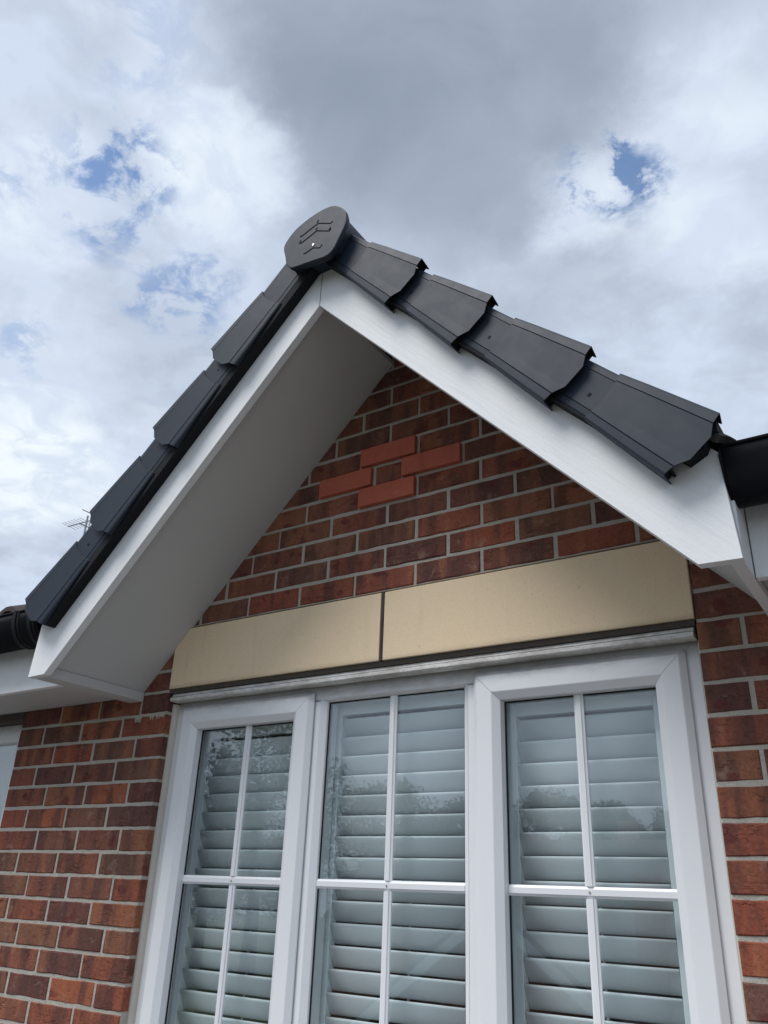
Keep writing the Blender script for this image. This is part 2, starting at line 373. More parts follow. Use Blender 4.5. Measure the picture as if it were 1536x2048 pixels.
# ---------------------------------------------------------------- brick wall
AX, AZ, CC, SS = 0.894, 1.027, 0.695, 0.719          # barge-board apex and slope (46 degrees)
def tn(x, z):                                         # distance down the slope, height over the barge-board's lower edge
    x = abs(x - AX); z = z - AZ
    return x * CC - z * SS, x * SS + z * CC
wall = thing('brick_wall', 'red brown brick house wall with gable peak around the white window', 'wall', (0.9, 0, -2.12))
WL = Vector((0.9, 0, -2.12))
BRW, BRH, BD = .215, .065, .1025
LW = -0.826                                           # right edge of the other window's opening
def brick_mesh(wd, seed, ht=BRH, dp=BD, plain=False):
    rnd = random.Random(seed); nx = 6 if wd > .12 else 3
    j = 0.0006 if plain else 0.0011; ch = .0012 if plain else .003
    hw, hh = wd / 2, ht / 2
    top = []; bot = []; itop = []; ibot = []
    for i in range(nx + 1):
        x = -hw + wd * i / nx
        dz0, dz1 = rnd.uniform(-j, j), rnd.uniform(-j, j)
        xe = x + (rnd.uniform(-j, j) if i in (0, nx) else 0)
        xi = min(max(x, -hw + ch), hw - ch) + (rnd.uniform(-j, j) * .5)
        bot.append((xe, ch, -hh + dz0)); top.append((xe, ch, hh + dz1))
        yj = rnd.uniform(-.0008, .0008) * (0 if plain else 1)
        ibot.append((xi, yj, -hh + ch + dz0)); itop.append((xi, -yj, hh - ch + dz1))
    back = [(-hw, dp, -hh), (hw, dp, -hh), (hw, dp, hh), (-hw, dp, hh)]
    v = bot + top + ibot + itop + back; N = nx + 1; B, T, IB, IT, K = 0, N, 2 * N, 3 * N, 4 * N
    f = []
    for i in range(nx):
        f += [(B + i, B + i + 1, IB + i + 1, IB + i), (IB + i, IB + i + 1, IT + i + 1, IT + i), (IT + i, IT + i + 1, T + i + 1, T + i)]
    f += [(B, IB, IT, T), (B + nx, T + nx, IT + nx, IB + nx)]
    f += [tuple([K, K + 1] + [B + i for i in range(nx, -1, -1)]), tuple([K + 3, T] + [T + i for i in range(1, nx + 1)] + [K + 2])]
    f += [(K, B, T, K + 3), (K + 1, K + 2, T + nx, B + nx), (K, K + 3, K + 2, K + 1)]
    return mesh('brick', v, f)
VAR = [brick_mesh(BRW, 100 + i) for i in range(10)]
PLAIN = brick_mesh(BRW, 5, plain=True)
for me in VAR: me.materials.append(MATS['brick_drag_faced'])
PLAIN.materials.append(MATS['smooth_red_brick'])
CUT = {}
def project(P):
    r = Vector(P) - Vector((2.22712, -1.97035, -0.63240)); z = r.dot(RF)
    return 768 + 1632.88 * r.dot(RX) / z, 1024 + 1632.88 * r.dot(RD) / z
jobs = []
def course(k, x0, x1, perps, skip=None):
    z = k * .075 + BRH / 2
    ed = [x0 - .005] + [p for p in perps if x0 + .02 < p < x1 - .02] + [x1 + .005]
    for a, b in zip(ed[:-1], ed[1:]): jobs.append((k, z, a + .005, b - .005))
def perp(base, step=.225, n=16): return [base + step * i for i in range(-n, n)]
for kk in range(-27, 3):
    course(kk, LW, 0.0, perp(-.135, .2265) if kk % 2 else perp(-.2205, .2265))
    course(kk, 1.8, 3.6, perp(1.9025) if kk % 2 else perp(2.018))
for kk in range(3, 18):
    z = kk * .075 + .03
    hwid = (0.10 + SS * 0 - (z - AZ) * CC) / SS
    if hwid < .06: continue
    x0, x1 = AX - hwid, AX + hwid
    if kk == 8: ps = sorted([.6125 - .225 * i for i in range(6)] + [.8375, .9475] + [1.1725 + .225 * i for i in range(6)])
    else: ps = perp(.1068) if kk % 2 else perp(-.0057)
    course(kk, x0, x1, ps)
rest = MB()
inview = []
for jb in jobs:
    kk, z, a, b = jb
    seen = False
    for x in (a, b):
        for zq in (z - .03, z + .03):
            u, v = project((x, 0, zq))
            if -160 < u < 1700 and v < 2260: seen = True
    if kk >= 0 and not (tn((a + b) / 2, z - .035)[1] < .04 or min(tn(a, z - .035)[1], tn(b, z - .035)[1]) < .04): seen = False
    if a > 2.3 and kk > -1: seen = False
    (inview if seen else rest.v).append(jb)
restjobs = rest.v; rest = MB()
DIA = {(9, .78), (8, .62), (8, .95), (7, .78)}
nb = 0
for (kk, z, a, b) in inview:
    wd = b - a
    if any(kk == dk0 and abs(a - (dx + .003)) < .012 for dk0, dx in DIA) and wd > .2:
        o = link('brick', PLAIN, None, wall, loc=Vector(((a + b) / 2, -.015, z)) - WL); o['label'] = 'smooth orange red brick standing proud in a diamond'
        continue
    if abs(wd - BRW) < .003: me = VAR[(nb * 7 + kk) % 10]
    else:
        key = round(wd, 3)
        if key not in CUT:
            CUT[key] = brick_mesh(wd, 300 + len(CUT)); CUT[key].materials.append(MATS['brick_drag_faced'])
        me = CUT[key]
    link('brick', me, None, wall, loc=Vector(((a + b) / 2 + random.uniform(-.001, .001), random.uniform(-.0012, .0014), z + random.uniform(-.0008, .0008))) - WL,
         rot=(0, random.uniform(-.003, .003), 0))
    nb += 1
for (kk, z, a, b) in restjobs: rest.box(a - WL.x, b - WL.x, 0 - WL.y, BD, z - BRH / 2 - WL.z, z + BRH / 2 - WL.z)
r0 = rest.build('brick_field', 'brick_drag_faced', wall); r0['kind'] = 'stuff'
# mortar body, 4 mm behind the brick faces
mo = MB(); MY = .0032
def mbx(x0, x1, z0, z1): mo.box(x0, x1, MY, .1, z0, z1)
mbx(LW + .001, -.0015, -2.12, .221); mbx(1.8015, 3.6, -2.12, .221)
hw0 = (0.10 - (.221 - AZ) * CC) / SS
mo.prism_y([(AX - hw0, .221), (AX + hw0, .221), (AX, AZ + .10 / CC)], MY, .1)
mo.box(-.0015, 1.8015, .06, .1, .0, .221)
mbx(-.0015, 1.8015, -2.12, -1.215)
mbx(-2.5, LW + .001, -2.12, -1.215); mbx(-4.0, -2.5, -2.12, .221)
mo.v = [(x - WL.x, y, z - WL.z) for x, y, z in mo.v]
mo.build('mortar', 'mortar', wall)
# inner leaf so that no light leaks round the reveals
il = MB(); il.box(-4, LW, .102, .27, -2.12, .3); il.box(LW, -.03, .1015, .26, -2.12, .3); il.box(1.83, 3.6, .1015, .26, -2.12, .3); il.box(-.03, 1.83, .1015, .26, -.02, .3)
il.box(-.03, 1.83, .1015, .26, -2.12, -1.22)
il.v = [(x - WL.x, y, z - WL.z) for x, y, z in il.v]; il.build('inner_leaf', 'room_paint', wall)
# mortar spills smeared over the left pier
def smear(x, z, wdt, hgt, seed):
    rnd = random.Random(seed); pts = []
    nn = 14
    for i in range(nn + 1): pts.append((x - wdt / 2 + wdt * i / nn, z + rnd.uniform(0, .004)))
    for i in range(nn, -1, -1): pts.append((x - wdt / 2 + wdt * i / nn, z - rnd.uniform(.15, 1) * hgt * (1 if i % 2 else .45)))
    b = MB(); b.prism_y([(px - WL.x, pz - WL.z) for px, pz in pts], -.0022, .002); return b.build('mortar_smear', 'mortar', wall)
smear(-.040, -.079, .075, .026, 3); smear(-.135, -.082, .035, .05, 8)
# cast stone lintel: two blocks
for nm, x0, x1, lab in (('lintel_block', .003, .889, 'short left block of the buff stone lintel'), ('lintel_block', .902, 1.7985, 'long right block of the buff stone lintel')):
    b = MB(); b.box(x0 - WL.x, x1 - WL.x, -.005, .058, .001 - WL.z, .2145 - WL.z)
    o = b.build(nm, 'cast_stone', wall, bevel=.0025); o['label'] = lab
b = MB(); b.box(.889 - WL.x, .902 - WL.x, -.001, .058, .001 - WL.z, .2145 - WL.z)
b.tube([(.8965 - WL.x, -.001, .002 - WL.z), (.8938 - WL.x, -.002, .05 - WL.z), (.8968 - WL.x, 0, .09 - WL.z), (.8945 - WL.x, -.003, .12 - WL.z), (.8978 - WL.x, -.001, .16 - WL.z), (.8960 - WL.x, -.001, .216 - WL.z)], .0035, 6)
b.build('lintel_joint', 'dark_sealant', wall)

# ---------------------------------------------------------------- the three-light window
win = thing('casement_window', 'wide white three light window with glazing bars under the buff lintel', 'window', (0.9, .05, -1.2))
OW = Vector((0.9, .05, -1.2))
def W(mbx_): mbx_.v = [(x - OW.x, y - OW.y, z - OW.z) for x, y, z in mbx_.v]; return mbx_
def ring(x0, x1, z0, z1, prof, gap=.0006):
    """mitred rectangular frame; prof = closed list of (inset, y)"""
    b = MB(); n = len(prof)
    def corner(d): return [(x0 + d, z0 + d), (x1 - d, z0 + d), (x1 - d, z1 - d), (x0 + d, z1 - d)]
    for side in range(4):
        A = []; Bq = []
        for d0, y in prof:
            c = corner(d0); p0, p1 = Vector(c[side]), Vector(c[(side + 1) % 4]); t = (p1 - p0).normalized() * gap
            p0, p1 = p0 + t, p1 - t
            A.append((p0.x, y, p0.y)); Bq.append((p1.x, y, p1.y))
        b.add(A + Bq, [tuple(range(n)), tuple(range(2 * n - 1, n - 1, -1))] + [(i, (i + 1) % n, n + (i + 1) % n, n + i) for i in range(n)])
    return b
ZB = -1.195
fr = ring(.012, 1.788, ZB, -.028, [(0, .05), (.052, .05), (.056, .054), (.058, .115), (0, .115)])
# mullions between the lights, bevelled towards the fixed middle light
for xa, xb, s in ((.598, .660, 1), (1.140, 1.202, -1)):
    pr = [(xa, .05), (xb, .05), (xb, .115), (xa, .115)]
    if s > 0: pr = [(xa, .05), (.641, .05), (.6585, .0625), (.6605, .072), (.6605, .115), (xa, .115)]
    else: pr = [(xb, .05), (1.159, .05), (1.1415, .0625), (1.1395, .072), (1.1395, .115), (xb, .115)]
    n = len(pr)
    fr.add([(x, y, ZB + .057) for x, y in pr] + [(x, y, -.0865) for x, y in pr], [tuple(range(n)), tuple(range(2 * n - 1, n - 1, -1))] + [(i, (i + 1) % n, n + (i + 1) % n, n + i) for i in range(n)])
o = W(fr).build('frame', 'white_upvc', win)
# bead of the fixed light
bd = ring(.6605, 1.1395, ZB + .058, -.0868, [(-.0175, .0503), (0, .0625), (.0015, .0715), (-.0175, .0715)])
bd = ring(.643, 1.157, ZB + .045, -.0705, [(0, .0497), (.0165, .0622), (.018, .0712), (0, .0712)])
W(bd).build('glazing_bead', 'white_upvc', win)
LIGHTS = [('left', .043, .621, .12, .542), ('right', 1.181, 1.757, 1.259, 1.679)]
SZ0, SZ1 = ZB + .035, -.0585
def bar_set(parent, x0, x1, z0, z1, y, xm, zm):
    hwv = .0125
    def bar(pts, horiz):
        b = MB(); pr = [(-hwv, .0), (-hwv, -.005), (-.0075, -.0075), (-.0065, -.0105), (.0065, -.0105), (.0075, -.0075), (hwv, -.005), (hwv, .0)]
        n = len(pr); (a0, a1) = pts
        if horiz: A = [(a0, y + q2, zm + q1) for q1, q2 in pr]; B2 = [(a1, y + q2, zm + q1) for q1, q2 in pr]
        else: A = [(xm + q1, y + q2, a0) for q1, q2 in pr]; B2 = [(xm + q1, y + q2, a1) for q1, q2 in pr]
        b.add(A + B2, [tuple(range(n)), tuple(range(2 * n - 1, n - 1, -1))] + [(i, (i + 1) % n, n + (i + 1) % n, n + i) for i in range(n)])
        # keep the child in window space
        W(b); o = b.build('glazing_bar', 'white_upvc', parent)
        return o
    bar((z0, zm - .0131), False); bar((zm + .0131, z1), False); bar((x0, x1), True)
    b = MB(); b.tube([(xm, y - .012, zm), (xm, y - .0095, zm)], .003, 8); W(b).build('bar_screw', 'steel', parent)
for side, sx0, sx1, gx0, gx1 in LIGHTS:
    st = gx0 - sx0
    prof = [(0, .0455), (0, .041), (.0135, .0285), (.0155, .0275), (st - .020, .0268), (st - .018, .0275), (st, .0415), (st + .001, .0425), (st + .0015, .0665), (st + .0015, .078), (.01, .078), (.01, .0455)]
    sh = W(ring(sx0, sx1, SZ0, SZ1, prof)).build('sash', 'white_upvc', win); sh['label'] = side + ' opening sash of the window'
    g = W(ring(sx0 + .006, sx1 - .006, SZ0 + .006, SZ1 - .006, [(0, .0456), (.003, .0456), (.003, .0499), (0, .0499)])).build('seal', 'black_gasket', sh)
    g2 = W(ring(gx0 + .0016, gx1 - .0016, SZ0 + st + .0016, SZ1 - st - .0016, [(0, .0668), (.0035, .0672), (.0035, .0712), (0, .0712)])).build('gasket', 'black_gasket', sh)
    b = MB(); b.box(gx0 - .004, gx1 + .004, .0715, .0755, SZ0 + st - .004, SZ1 - st + .004); W(b).build('pane', 'window_glass', sh)
    bar_set(sh, gx0 + .0018, gx1 - .0018, SZ0 + st + .0018, SZ1 - st - .0018, .0712, (gx0 + gx1) / 2 + (.004 if side == 'left' else .002), -.604)
# fixed light
fx = MB(); fx.box(.6605, 1.1395, .0732, .0772, ZB + .06, -.0875); fixed = W(fx).build('pane', 'window_glass', win); fixed['label'] = 'fixed middle pane of the window'
W(ring(.6608, 1.1392, ZB + .0605, -.0885, [(0, .0690), (.0035, .0694), (.0035, .0728), (0, .0728)])).build('gasket', 'black_gasket', win)
bar_set(fixed, .6612, 1.1388, ZB + .061, -.0888, .0728, .9005, -.604)
# sealant strips down both sides and the grimy head trim
def wobble_strip(x0, x1, y0, y1, z0, z1, seed, amp, name, mat, side):
    rnd = random.Random(seed); b = MB(); nseg = 46; A = []
    for i in range(nseg + 1):
        z = z0 + (z1 - z0) * i / nseg; jx = rnd.uniform(-amp, amp)
        xa, xb = (x0 + jx, x1) if side > 0 else (x0, x1 + jx)
        A += [(xa, y0, z), ((xa + xb) / 2, (y0 + y1) / 2 - .004, z), (xb, y1, z), (xb, .09, z), (xa, .09, z)]
    F = []
    for i in range(nseg):
        for kq in range(5):
            F.append((i * 5 + kq, i * 5 + (kq + 1) % 5, (i + 1) * 5 + (kq + 1) % 5, (i + 1) * 5 + kq))
    b.add(A, F); return W(b).build(name, mat, win, smooth=True)
wobble_strip(-.0012, .0125, .027, .0478, ZB, -.0455, 1, .0014, 'sealant_bead', 'sealant', 1)
wobble_strip(1.7862, 1.8012, .0478, .016, ZB, -.0455, 2, .0014, 'sealant_bead', 'sealant', -1)
b = MB(); b.prism_x([(.0005, -.0015), (.05, -.0015), (.05, -.014), (.006, -.014)], .004, 1.796); W(b).build('head_sealant', 'dark_sealant', win)
b = MB()
b.prism_x([(.013, -.0150), (.045, -.0150), (.045, -.0250), (.010, -.0250), (.0095, -.0235)], .010, 1.7905)
W(b).build('head_trim', 'grimy_white_trim', win, bevel=.0010)
b = MB(); b.prism_x([(.002, -.0285), (.045, -.0285), (.045, -.0415), (.004, -.0415), (.001, -.0395)], .010, 1.7905)
W(b).build('head_trim', 'grimy_white_trim', win, bevel=.0010)
b = MB(); b.box(.012, 1.789, .014, .044, -.0284, -.0251); W(b).build('head_dark_line', 'dark_sealant', win)  # thin dark line between the two trim steps
b = MB(); b.prism_x([(-.04, -1.235), (.30, -1.215), (.30, -1.197), (.04, -1.197), (-.04, -1.213)], -.03, 1.83); W(b).build('sill', 'white_upvc', win)

# ---------------------------------------------------------------- plantation shutters behind the three lights
def shutter(lab, x0, x1, lx0, lx1, ztop, seed):
    Y0, Y1 = .128, .158; zb = -1.165; OZ = Vector(((x0 + x1) / 2, (Y0 + Y1) / 2, zb))
    t = thing('window_shutter', lab, 'shutter', OZ, 'plantation shutters behind the window')
    def Z(bm): bm.v = [(x - OZ.x, y - OZ.y, z - OZ.z) for x, y, z in bm.v]; return bm
    for a, c in ((x0, lx0 - .001), (lx1 + .001, x1)):
        b = MB(); b.box(a, c, Y0, Y1, zb, -.07); Z(b).build('stile', 'shutter_white', t, bevel=.002)
    b = MB(); b.box(lx0 - .0008, lx1 + .0008, Y0 + .001, Y1 - .001, ztop - .002, -.071); Z(b).build('rail', 'shutter_white', t, bevel=.002)
    b = MB(); b.box(lx0 - .0008, lx1 + .0008, Y0 + .001, Y1 - .001, zb + .001, zb + .07); Z(b).build('rail', 'shutter_white', t, bevel=.002)
    # one louvre: slim ellipse section tilted with its outer edge up
    L, T, ang = .0312, .0052, math.radians(60); P = []
    for i in range(24):
        a = 2 * math.pi * i / 24; u, v = L * math.cos(a), T * math.copysign(abs(math.sin(a)) ** .48, math.sin(a))
        P.append((-u * math.cos(ang) + v * math.sin(ang), u * math.sin(ang) + v * math.cos(ang)))
    b = MB(); b.prism_x(P, lx0 + .001, lx1 - .001)
    me = mesh('louvre', b.v, b.f, False)
    me.materials.append(MATS['shutter_white'])
    for pl in me.polygons: pl.use_smooth = len(pl.vertices) == 4
    b.v = [(x - (lx0 + lx1) / 2, y, z) for x, y, z in b.v]
    me.vertices.foreach_set('co', [c for v in b.v for c in v])
    z = ztop - .0125 ; top_off = .0279; k2 = 0; zl = []
    rnd = random.Random(seed)
    while z - top_off > zb + .09:
        zl.append(z); link('louvre', me, None, t, loc=Vector(((lx0 + lx1) / 2, .1455, z - top_off)) - OZ, rot=(rnd.uniform(-.02, .02), 0, 0)); z -= .0574
    for xr in (lx0 + (lx1 - lx0) * .5,):
        b = MB(); b.tube([(xr, .174, zb + .09), (xr, .174, ztop - .03)], .003, 6); Z(b).build('tilt_rod', 'shutter_white', t)
    return t
shutter('white louvred shutter behind the left opening sash', .060, .600, .105, .556, -.154, 1)
shutter('white louvred shutter behind the fixed middle pane', .626, 1.190, .670, 1.148, -.116, 2)
shutter('white louvred shutter behind the right opening sash', 1.232, 1.688, 1.266, 1.641, -.165, 3)
# the room behind
rm = MB(); rm.box(-.5, 3.0, 3.2, 3.25, -2.1, .25); rm.box(-.55, -.5, .262, 3.2, -2.1, .25); rm.box(3.0, 3.05, .262, 3.2, -2.1, .25); rm.box(-.55, 3.05, .262, 3.25, .2505, .29)
o = rm.build('room_walls', 'room_paint'); tag(o, None, None, kind='structure')
rm = MB(); rm.box(-.5, 3.0, .262, 3.2, -2.11, -2.09); o = rm.build('room_floor', 'room_carpet'); tag(o, None, None, kind='structure')
# window linings between the frame and the room
ln = MB(); ln.box(-.02, .0115, .1016, .30, ZB, -.03); ln.box(1.7885, 1.82, .1016, .30, ZB, -.03); ln.box(-.02, 1.82, .1155, .30, -.0285, -.0195)
W(ln).build('window_lining', 'shutter_white', win)

# ---------------------------------------------------------------- neighbouring window at the left edge
w2 = thing('casement_window', 'part of a white window at the left edge beyond the brick pier', 'window', (-1.65, .05, -1.2))
O2 = Vector((-1.65, .05, -1.2))
def W2(bm): bm.v = [(x - O2.x, y - O2.y, z - O2.z) for x, y, z in bm.v]; return bm
W2(ring(-2.495, -.838, ZB, -.050, [(0, .040), (.055, .040), (.066, .052), (.068, .075), (.068, .11), (0, .11)])).build('frame', 'white_upvc', w2)
b = MB(); b.box(-2.43, -.9, .072, .076, ZB + .06, -.11); p2 = W2(b).build('pane', 'window_glass', w2)
for xm_ in (-1.395, -1.94):
    b = MB(); b.box(xm_ - .04, xm_ + .04, .042, .109, ZB + .068, -.1185); W2(b).build('mullion', 'white_upvc', w2, bevel=.004)
for xa_, xb_ in ((-1.354, -.907), (-1.899, -1.436), (-2.426, -1.981)):
    xc_ = (xa_ + xb_) / 2
    b = MB(); b.box(xa_, xb_, .061, .0715, -.617, -.592); W2(b).build('glazing_bar', 'white_upvc', w2, bevel=.003)
    for za_, zb_ in ((ZB + .069, -.6175), (-.5915, -.119)):
        b = MB(); b.box(xc_ - .0125, xc_ + .0125, .0615, .0712, za_, zb_); W2(b).build('glazing_bar', 'white_upvc', w2, bevel=.003)
b = MB(); b.box(-.8385, LW + .0008, .018, .09, ZB, -.048); W2(b).build('sealant_bead', 'sealant', w2)
b = MB(); b.prism_x([(.002, -.012), (.05, -.012), (.05, -.048), (.006, -.048), (.0, -.040)], -2.49, LW - .004); W2(b).build('head_trim', 'dark_sealant', w2)
t = thing('window_shutter', 'pale louvred shutter in the window at the left edge', 'shutter', (-1.65, .143, -1.165), 'plantation shutters behind the window')
b = MB(); b.box(-.79, .745, -.015, .015, 1.0, 1.09); b.build('rail', 'shutter_white', t)
b = MB(); b.box(.70, .745, -.014, .016, 0, .999); b.build('stile', 'shutter_white', t); b = MB(); b.box(-.79, -.745, -.014, .016, 0, .999); b.build('stile', 'shutter_white', t)
P = []
for i in range(12):
    a = 2 * math.pi * i / 12; u, v = .0315 * math.cos(a), .0047 * math.sin(a); P.append((-u * math.cos(.98) + v * math.sin(.98), u * math.sin(.98) + v * math.cos(.98)))
b = MB(); b.prism_x(P, -.744, .699); lme = mesh('louvre', b.v, b.f); lme.materials.append(MATS['shutter_white'])
for i in range(17): link('louvre', lme, None, t, loc=(0, .002, .965 - .0574 * i))
b = MB(); b.box(-2.5, LW, .262, .3, -2.1, .2); b.box(-2.49, -.56, 1.8, 1.85, -2.1, .25); o = b.build('room_walls', 'room_paint'); o['kind'] = 'structure'
# (the lining above only closes the cavity: cut the opening by replacing it with jambs)
bpy.data.objects.remove(o)
b = MB(); b.box(-2.6, -.56, 1.8, 1.85, -2.1, .25); b.box(-2.6, -2.55, .272, 1.8, -2.1, .25); b.box(-2.6, -.56, .272, 1.85, .2506, .29); o = b.build('room_walls', 'room_paint'); o['kind'] = 'structure'

# ---------------------------------------------------------------- gable roof
def SP(t, n, y, s): return (AX + s * (t * CC + n * SS), y, AZ - t * SS + n * CC)
roof = thing('gable_roof', 'small pitched gable roof with white boards and dark verge caps', 'roof', (AX, -.42, -.03))
RO = Vector((AX, -.42, -.03))
def G(bm): bm.v = [(x - RO.x, y - RO.y, z - RO.z) for x, y, z in bm.v]; return bm
# barge boards
lowz = -.028
for s, lab in ((-1, 'left white barge board'), (1, 'right white barge board')):
    tin = (AZ - lowz) / SS; xin = 1.0155; xo0, xo1 = 1.097, 1.081; ntop = .205
    ztop_at_end = AZ + (ntop - xo1 * SS) / CC
    g = .0016
    poly = [(AX + s * g, AZ - .0008), (AX + s * xin, lowz), (AX + s * xo0, lowz - .002), (AX + s * xo1, min(.20, ztop_at_end)), (AX + s * g, AZ + ntop / CC)]
    if min(.20, ztop_at_end) == .20: poly.insert(4, (AX + s * ((ntop - (.20 - AZ) * CC) / SS), .20))
    if s < 0: poly = poly[::-1]
    b = MB(); b.prism_y(poly, -.42, -.394)
    o = G(b).build('barge_board', 'white_painted_timber', roof, bevel=.0022); o['label'] = lab
# sloping soffit boards
for s, lab in ((-1, 'left sloping soffit board'), (1, 'right sloping soffit board')):
    b = MB(); t1 = 1.462 if s < 0 else 1.476; n0 = .026 if s < 0 else .056
    pts = [SP(0 + .0265 * 0, n0, 0, s), SP(t1, n0, 0, s), SP(t1, n0 + .012, 0, s), SP(0, n0 + .012, 0, s)]
    ztopc = AZ + n0 / CC
    poly = [(AX + s * .0004, ztopc), (pts[1][0], pts[1][2]), (pts[2][0], pts[2][2]), (AX + s * .0004, AZ + (n0 + .012) / CC)]
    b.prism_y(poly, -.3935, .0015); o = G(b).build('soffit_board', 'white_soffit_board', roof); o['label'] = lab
# boxed feet
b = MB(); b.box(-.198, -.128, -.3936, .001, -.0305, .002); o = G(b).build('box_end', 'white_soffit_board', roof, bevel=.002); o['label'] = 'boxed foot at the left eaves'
b = MB(); b.box(AX - 1.0965, AX - 1.074, -.3936, -.005, .0022, .20); G(b).build('return_board', 'white_painted_timber', roof, bevel=.002)
b = MB(); b.box(1.9645, 1.9885, -.3936, -.001, -.0300, .20); G(b).build('return_board', 'white_painted_timber', roof, bevel=.002)
# dry verge units
ENDS = {1: [.303, .609, .960, 1.312], -1: [.308, .630, .984, 1.352]}
STEPS = {1: [.062, .374, .717, 1.066], -1: [.064, .384, .742, 1.098]}
FN = [0, .035, .145, .155, .165, .33, .69, .835, .845, .855, .965, 1]
def tab(f, full):
    ks = [(0, 0), (.155, .006), (.33, .025), (.69, .028), (.845, .012), (1, .008)] if full else [(0, 0), (.2, .009), (.33, .011), (.69, .011), (.8, .009), (1, 0)]
    for (a, va), (b2, vb) in zip(ks[:-1], ks[1:]):
        if a <= f <= b2: return va + (vb - va) * (f - a) / (b2 - a)
def verge(s, i):
    te = ENDS[s][i]; ts = STEPS[s][i]; t0 = (ENDS[s][i - 1] - .035) if i else -.105
    b = MB(); rows = []
    yb = -.4215; rj = random.Random(40 + i * 3 + s); jt, jn, jy = rj.uniform(-.002, .002), rj.uniform(-.0015, .0015), rj.uniform(-.0012, .0012); jr = rj.uniform(-.006, .006)
    def row(t, n0, n1, yf, full, amt, yb):
        dn = jn + jr * (t - (ts + te) / 2); n0 += dn; n1 += dn; yf += jy; t += jt
        L = [SP(t, n0 + .0015, yb, s)]
        for f in FN:
            n = n0 + (n1 - n0) * f; dy = 0
            if f in (.155, .845): dy = .0022
            elif f in (0, 1): dy = .0045
            elif f in (.035, .965): dy = .0022
            elif f < .155 or f > .845: dy = .0008
            L.append(SP(t + tab(f, full) * amt, n, yf + dy, s))
        L.append(SP(t, n1 - .0015, yb, s)); rows.append(L)
    row(t0, .1235, .2365, -.4565, False, 0, yb); row(ts - .0012, .1205, .2390, -.4585, False, 1, yb)
    row(ts, .1165, .2425, -.4630, False, 1, yb); row(ts + .3 * (te - ts), .111, .249, -.4668, False, 1, yb); row(te - .004, .0992, .2622, -.4758, True, 1, yb); row(te, .099, .2625, -.476, True, 1, yb)
    nc = len(rows[0])
    for L in rows: b.v += L
    for r in range(len(rows) - 1):
        for c in range(nc - 1):
            f = (r * nc + c, r * nc + c + 1, (r + 1) * nc + c + 1, (r + 1) * nc + c)
            b.f.append(f if s < 0 else f[::-1])
    G(b); me = bpy.data.meshes.new('verge_unit'); me.from_pydata(b.v, [], b.f); me.update()
    # outward = away from the channel's inside
    bm = bmesh.new(); bm.from_mesh(me); bm.normal_update()
    cen = sum((fc.normal.y for fc in bm.faces)) 
    if cen > 0: bmesh.ops.reverse_faces(bm, faces=bm.faces)
    bm.to_mesh(me); bm.free()
    o = link('verge_unit', me, 'anthracite_plastic', roof)
    md = o.modifiers.new('thickness', 'SOLIDIFY'); md.thickness = .0028; md.offset = -1
    side = 'left' if s < 0 else 'right'
    o['label'] = ['top', 'second', 'third', 'lowest'][i] + ' dark grey verge unit on the ' + side + ' slope'
    wb = MB()
    for na, nb2 in ((.1035, .1185), (.2405, .2585)):
        qs = [SP(te - .014, na, 0, s), SP(te - .010, na, 0, s), SP(te - .010, nb2, 0, s), SP(te - .014, nb2, 0, s)]
        wb.prism_y([(p_[0], p_[2]) for p_ in qs], -.470, -.4225)
    G(wb).build('end_shade_plate', 'dark_recess', o)  # dark plates put in for the shadow inside the open channel end
    # nail slot in the neck
    q2 = MB(); tc0 = ts - .028; nm = .168 if s > 0 else .175
    pts = [SP(tc0 - .004, nm - .0045, -.4600, s), SP(tc0 + .003, nm - .0045, -.4600, s), SP(tc0 + .003, nm + .0045, -.4600, s), SP(tc0 - .004, nm + .0045, -.4600, s)]
    q2.add([(p[0], -.4586, p[2]) for p in pts] + [(p[0], -.4565, p[2]) for p in pts], [(0, 1, 2, 3), (7, 6, 5, 4), (0, 1, 5, 4), (1, 2, 6, 5), (2, 3, 7, 6), (3, 0, 4, 7)])
    G(q2).build('nail_slot', 'dark_recess', o)
for s in (-1, 1):
    for i in range(4): verge(s, i)
    b = MB()
    lo_ = .0962 if s < 0 else .1165
    qs = [SP(-.10, lo_, 0, s), SP(ENDS[s][3] - .003, lo_, 0, s), SP(ENDS[s][3] - .003, .1215, 0, s), SP(-.115, .1215, 0, s)]
    b.prism_y([(p_[0], p_[2]) for p_ in qs], -.4560, -.4208); G(b).build('verge_shade_strip', 'dark_recess', roof)  # added near-black strip stands in for the shaded underside of the units
# ridge end cap
OUT = [(0.7931, 1.2467), (0.8102, 1.278), (0.8398, 1.3031), (0.885, 1.3215), (0.9263, 1.3295), (0.957, 1.331), (0.9904, 1.3232), (1.0183, 1.3007), (1.0364, 1.2717), (1.0418, 1.2369), (1.0367, 1.212), (1.0197, 1.1765), (1.0026, 1.1434), (0.9862, 1.1280), (0.9646, 1.1244), (0.9342, 1.1280), (0.893, 1.1330), (0.8405, 1.1396), (0.8258, 1.1484), (0.8118, 1.1687), (0.8037, 1.2026)]
def smooth_loop(P0, m=4):
    out_ = []; n_ = len(P0)
    for i in range(n_):
        p0, p1, p2, p3 = [Vector(P0[(i + k_) % n_]) for k_ in (-1, 0, 1, 2)]
        for j in range(m):
            u = j / m; out_.append(tuple(.5 * ((2 * p1) + (p2 - p0) * u + (2 * p0 - 5 * p1 + 4 * p2 - p3) * u * u + (3 * p1 - p0 - 3 * p2 + p3) * u ** 3)))
    return out_
OUT = smooth_loop(OUT)
ccx, ccz = .917, 1.228
b = MB(); n = len(OUT)
def ringo(sc, y): return [(ccx + (x - ccx) * sc, y, ccz + (z - ccz) * sc) for x, z in OUT]
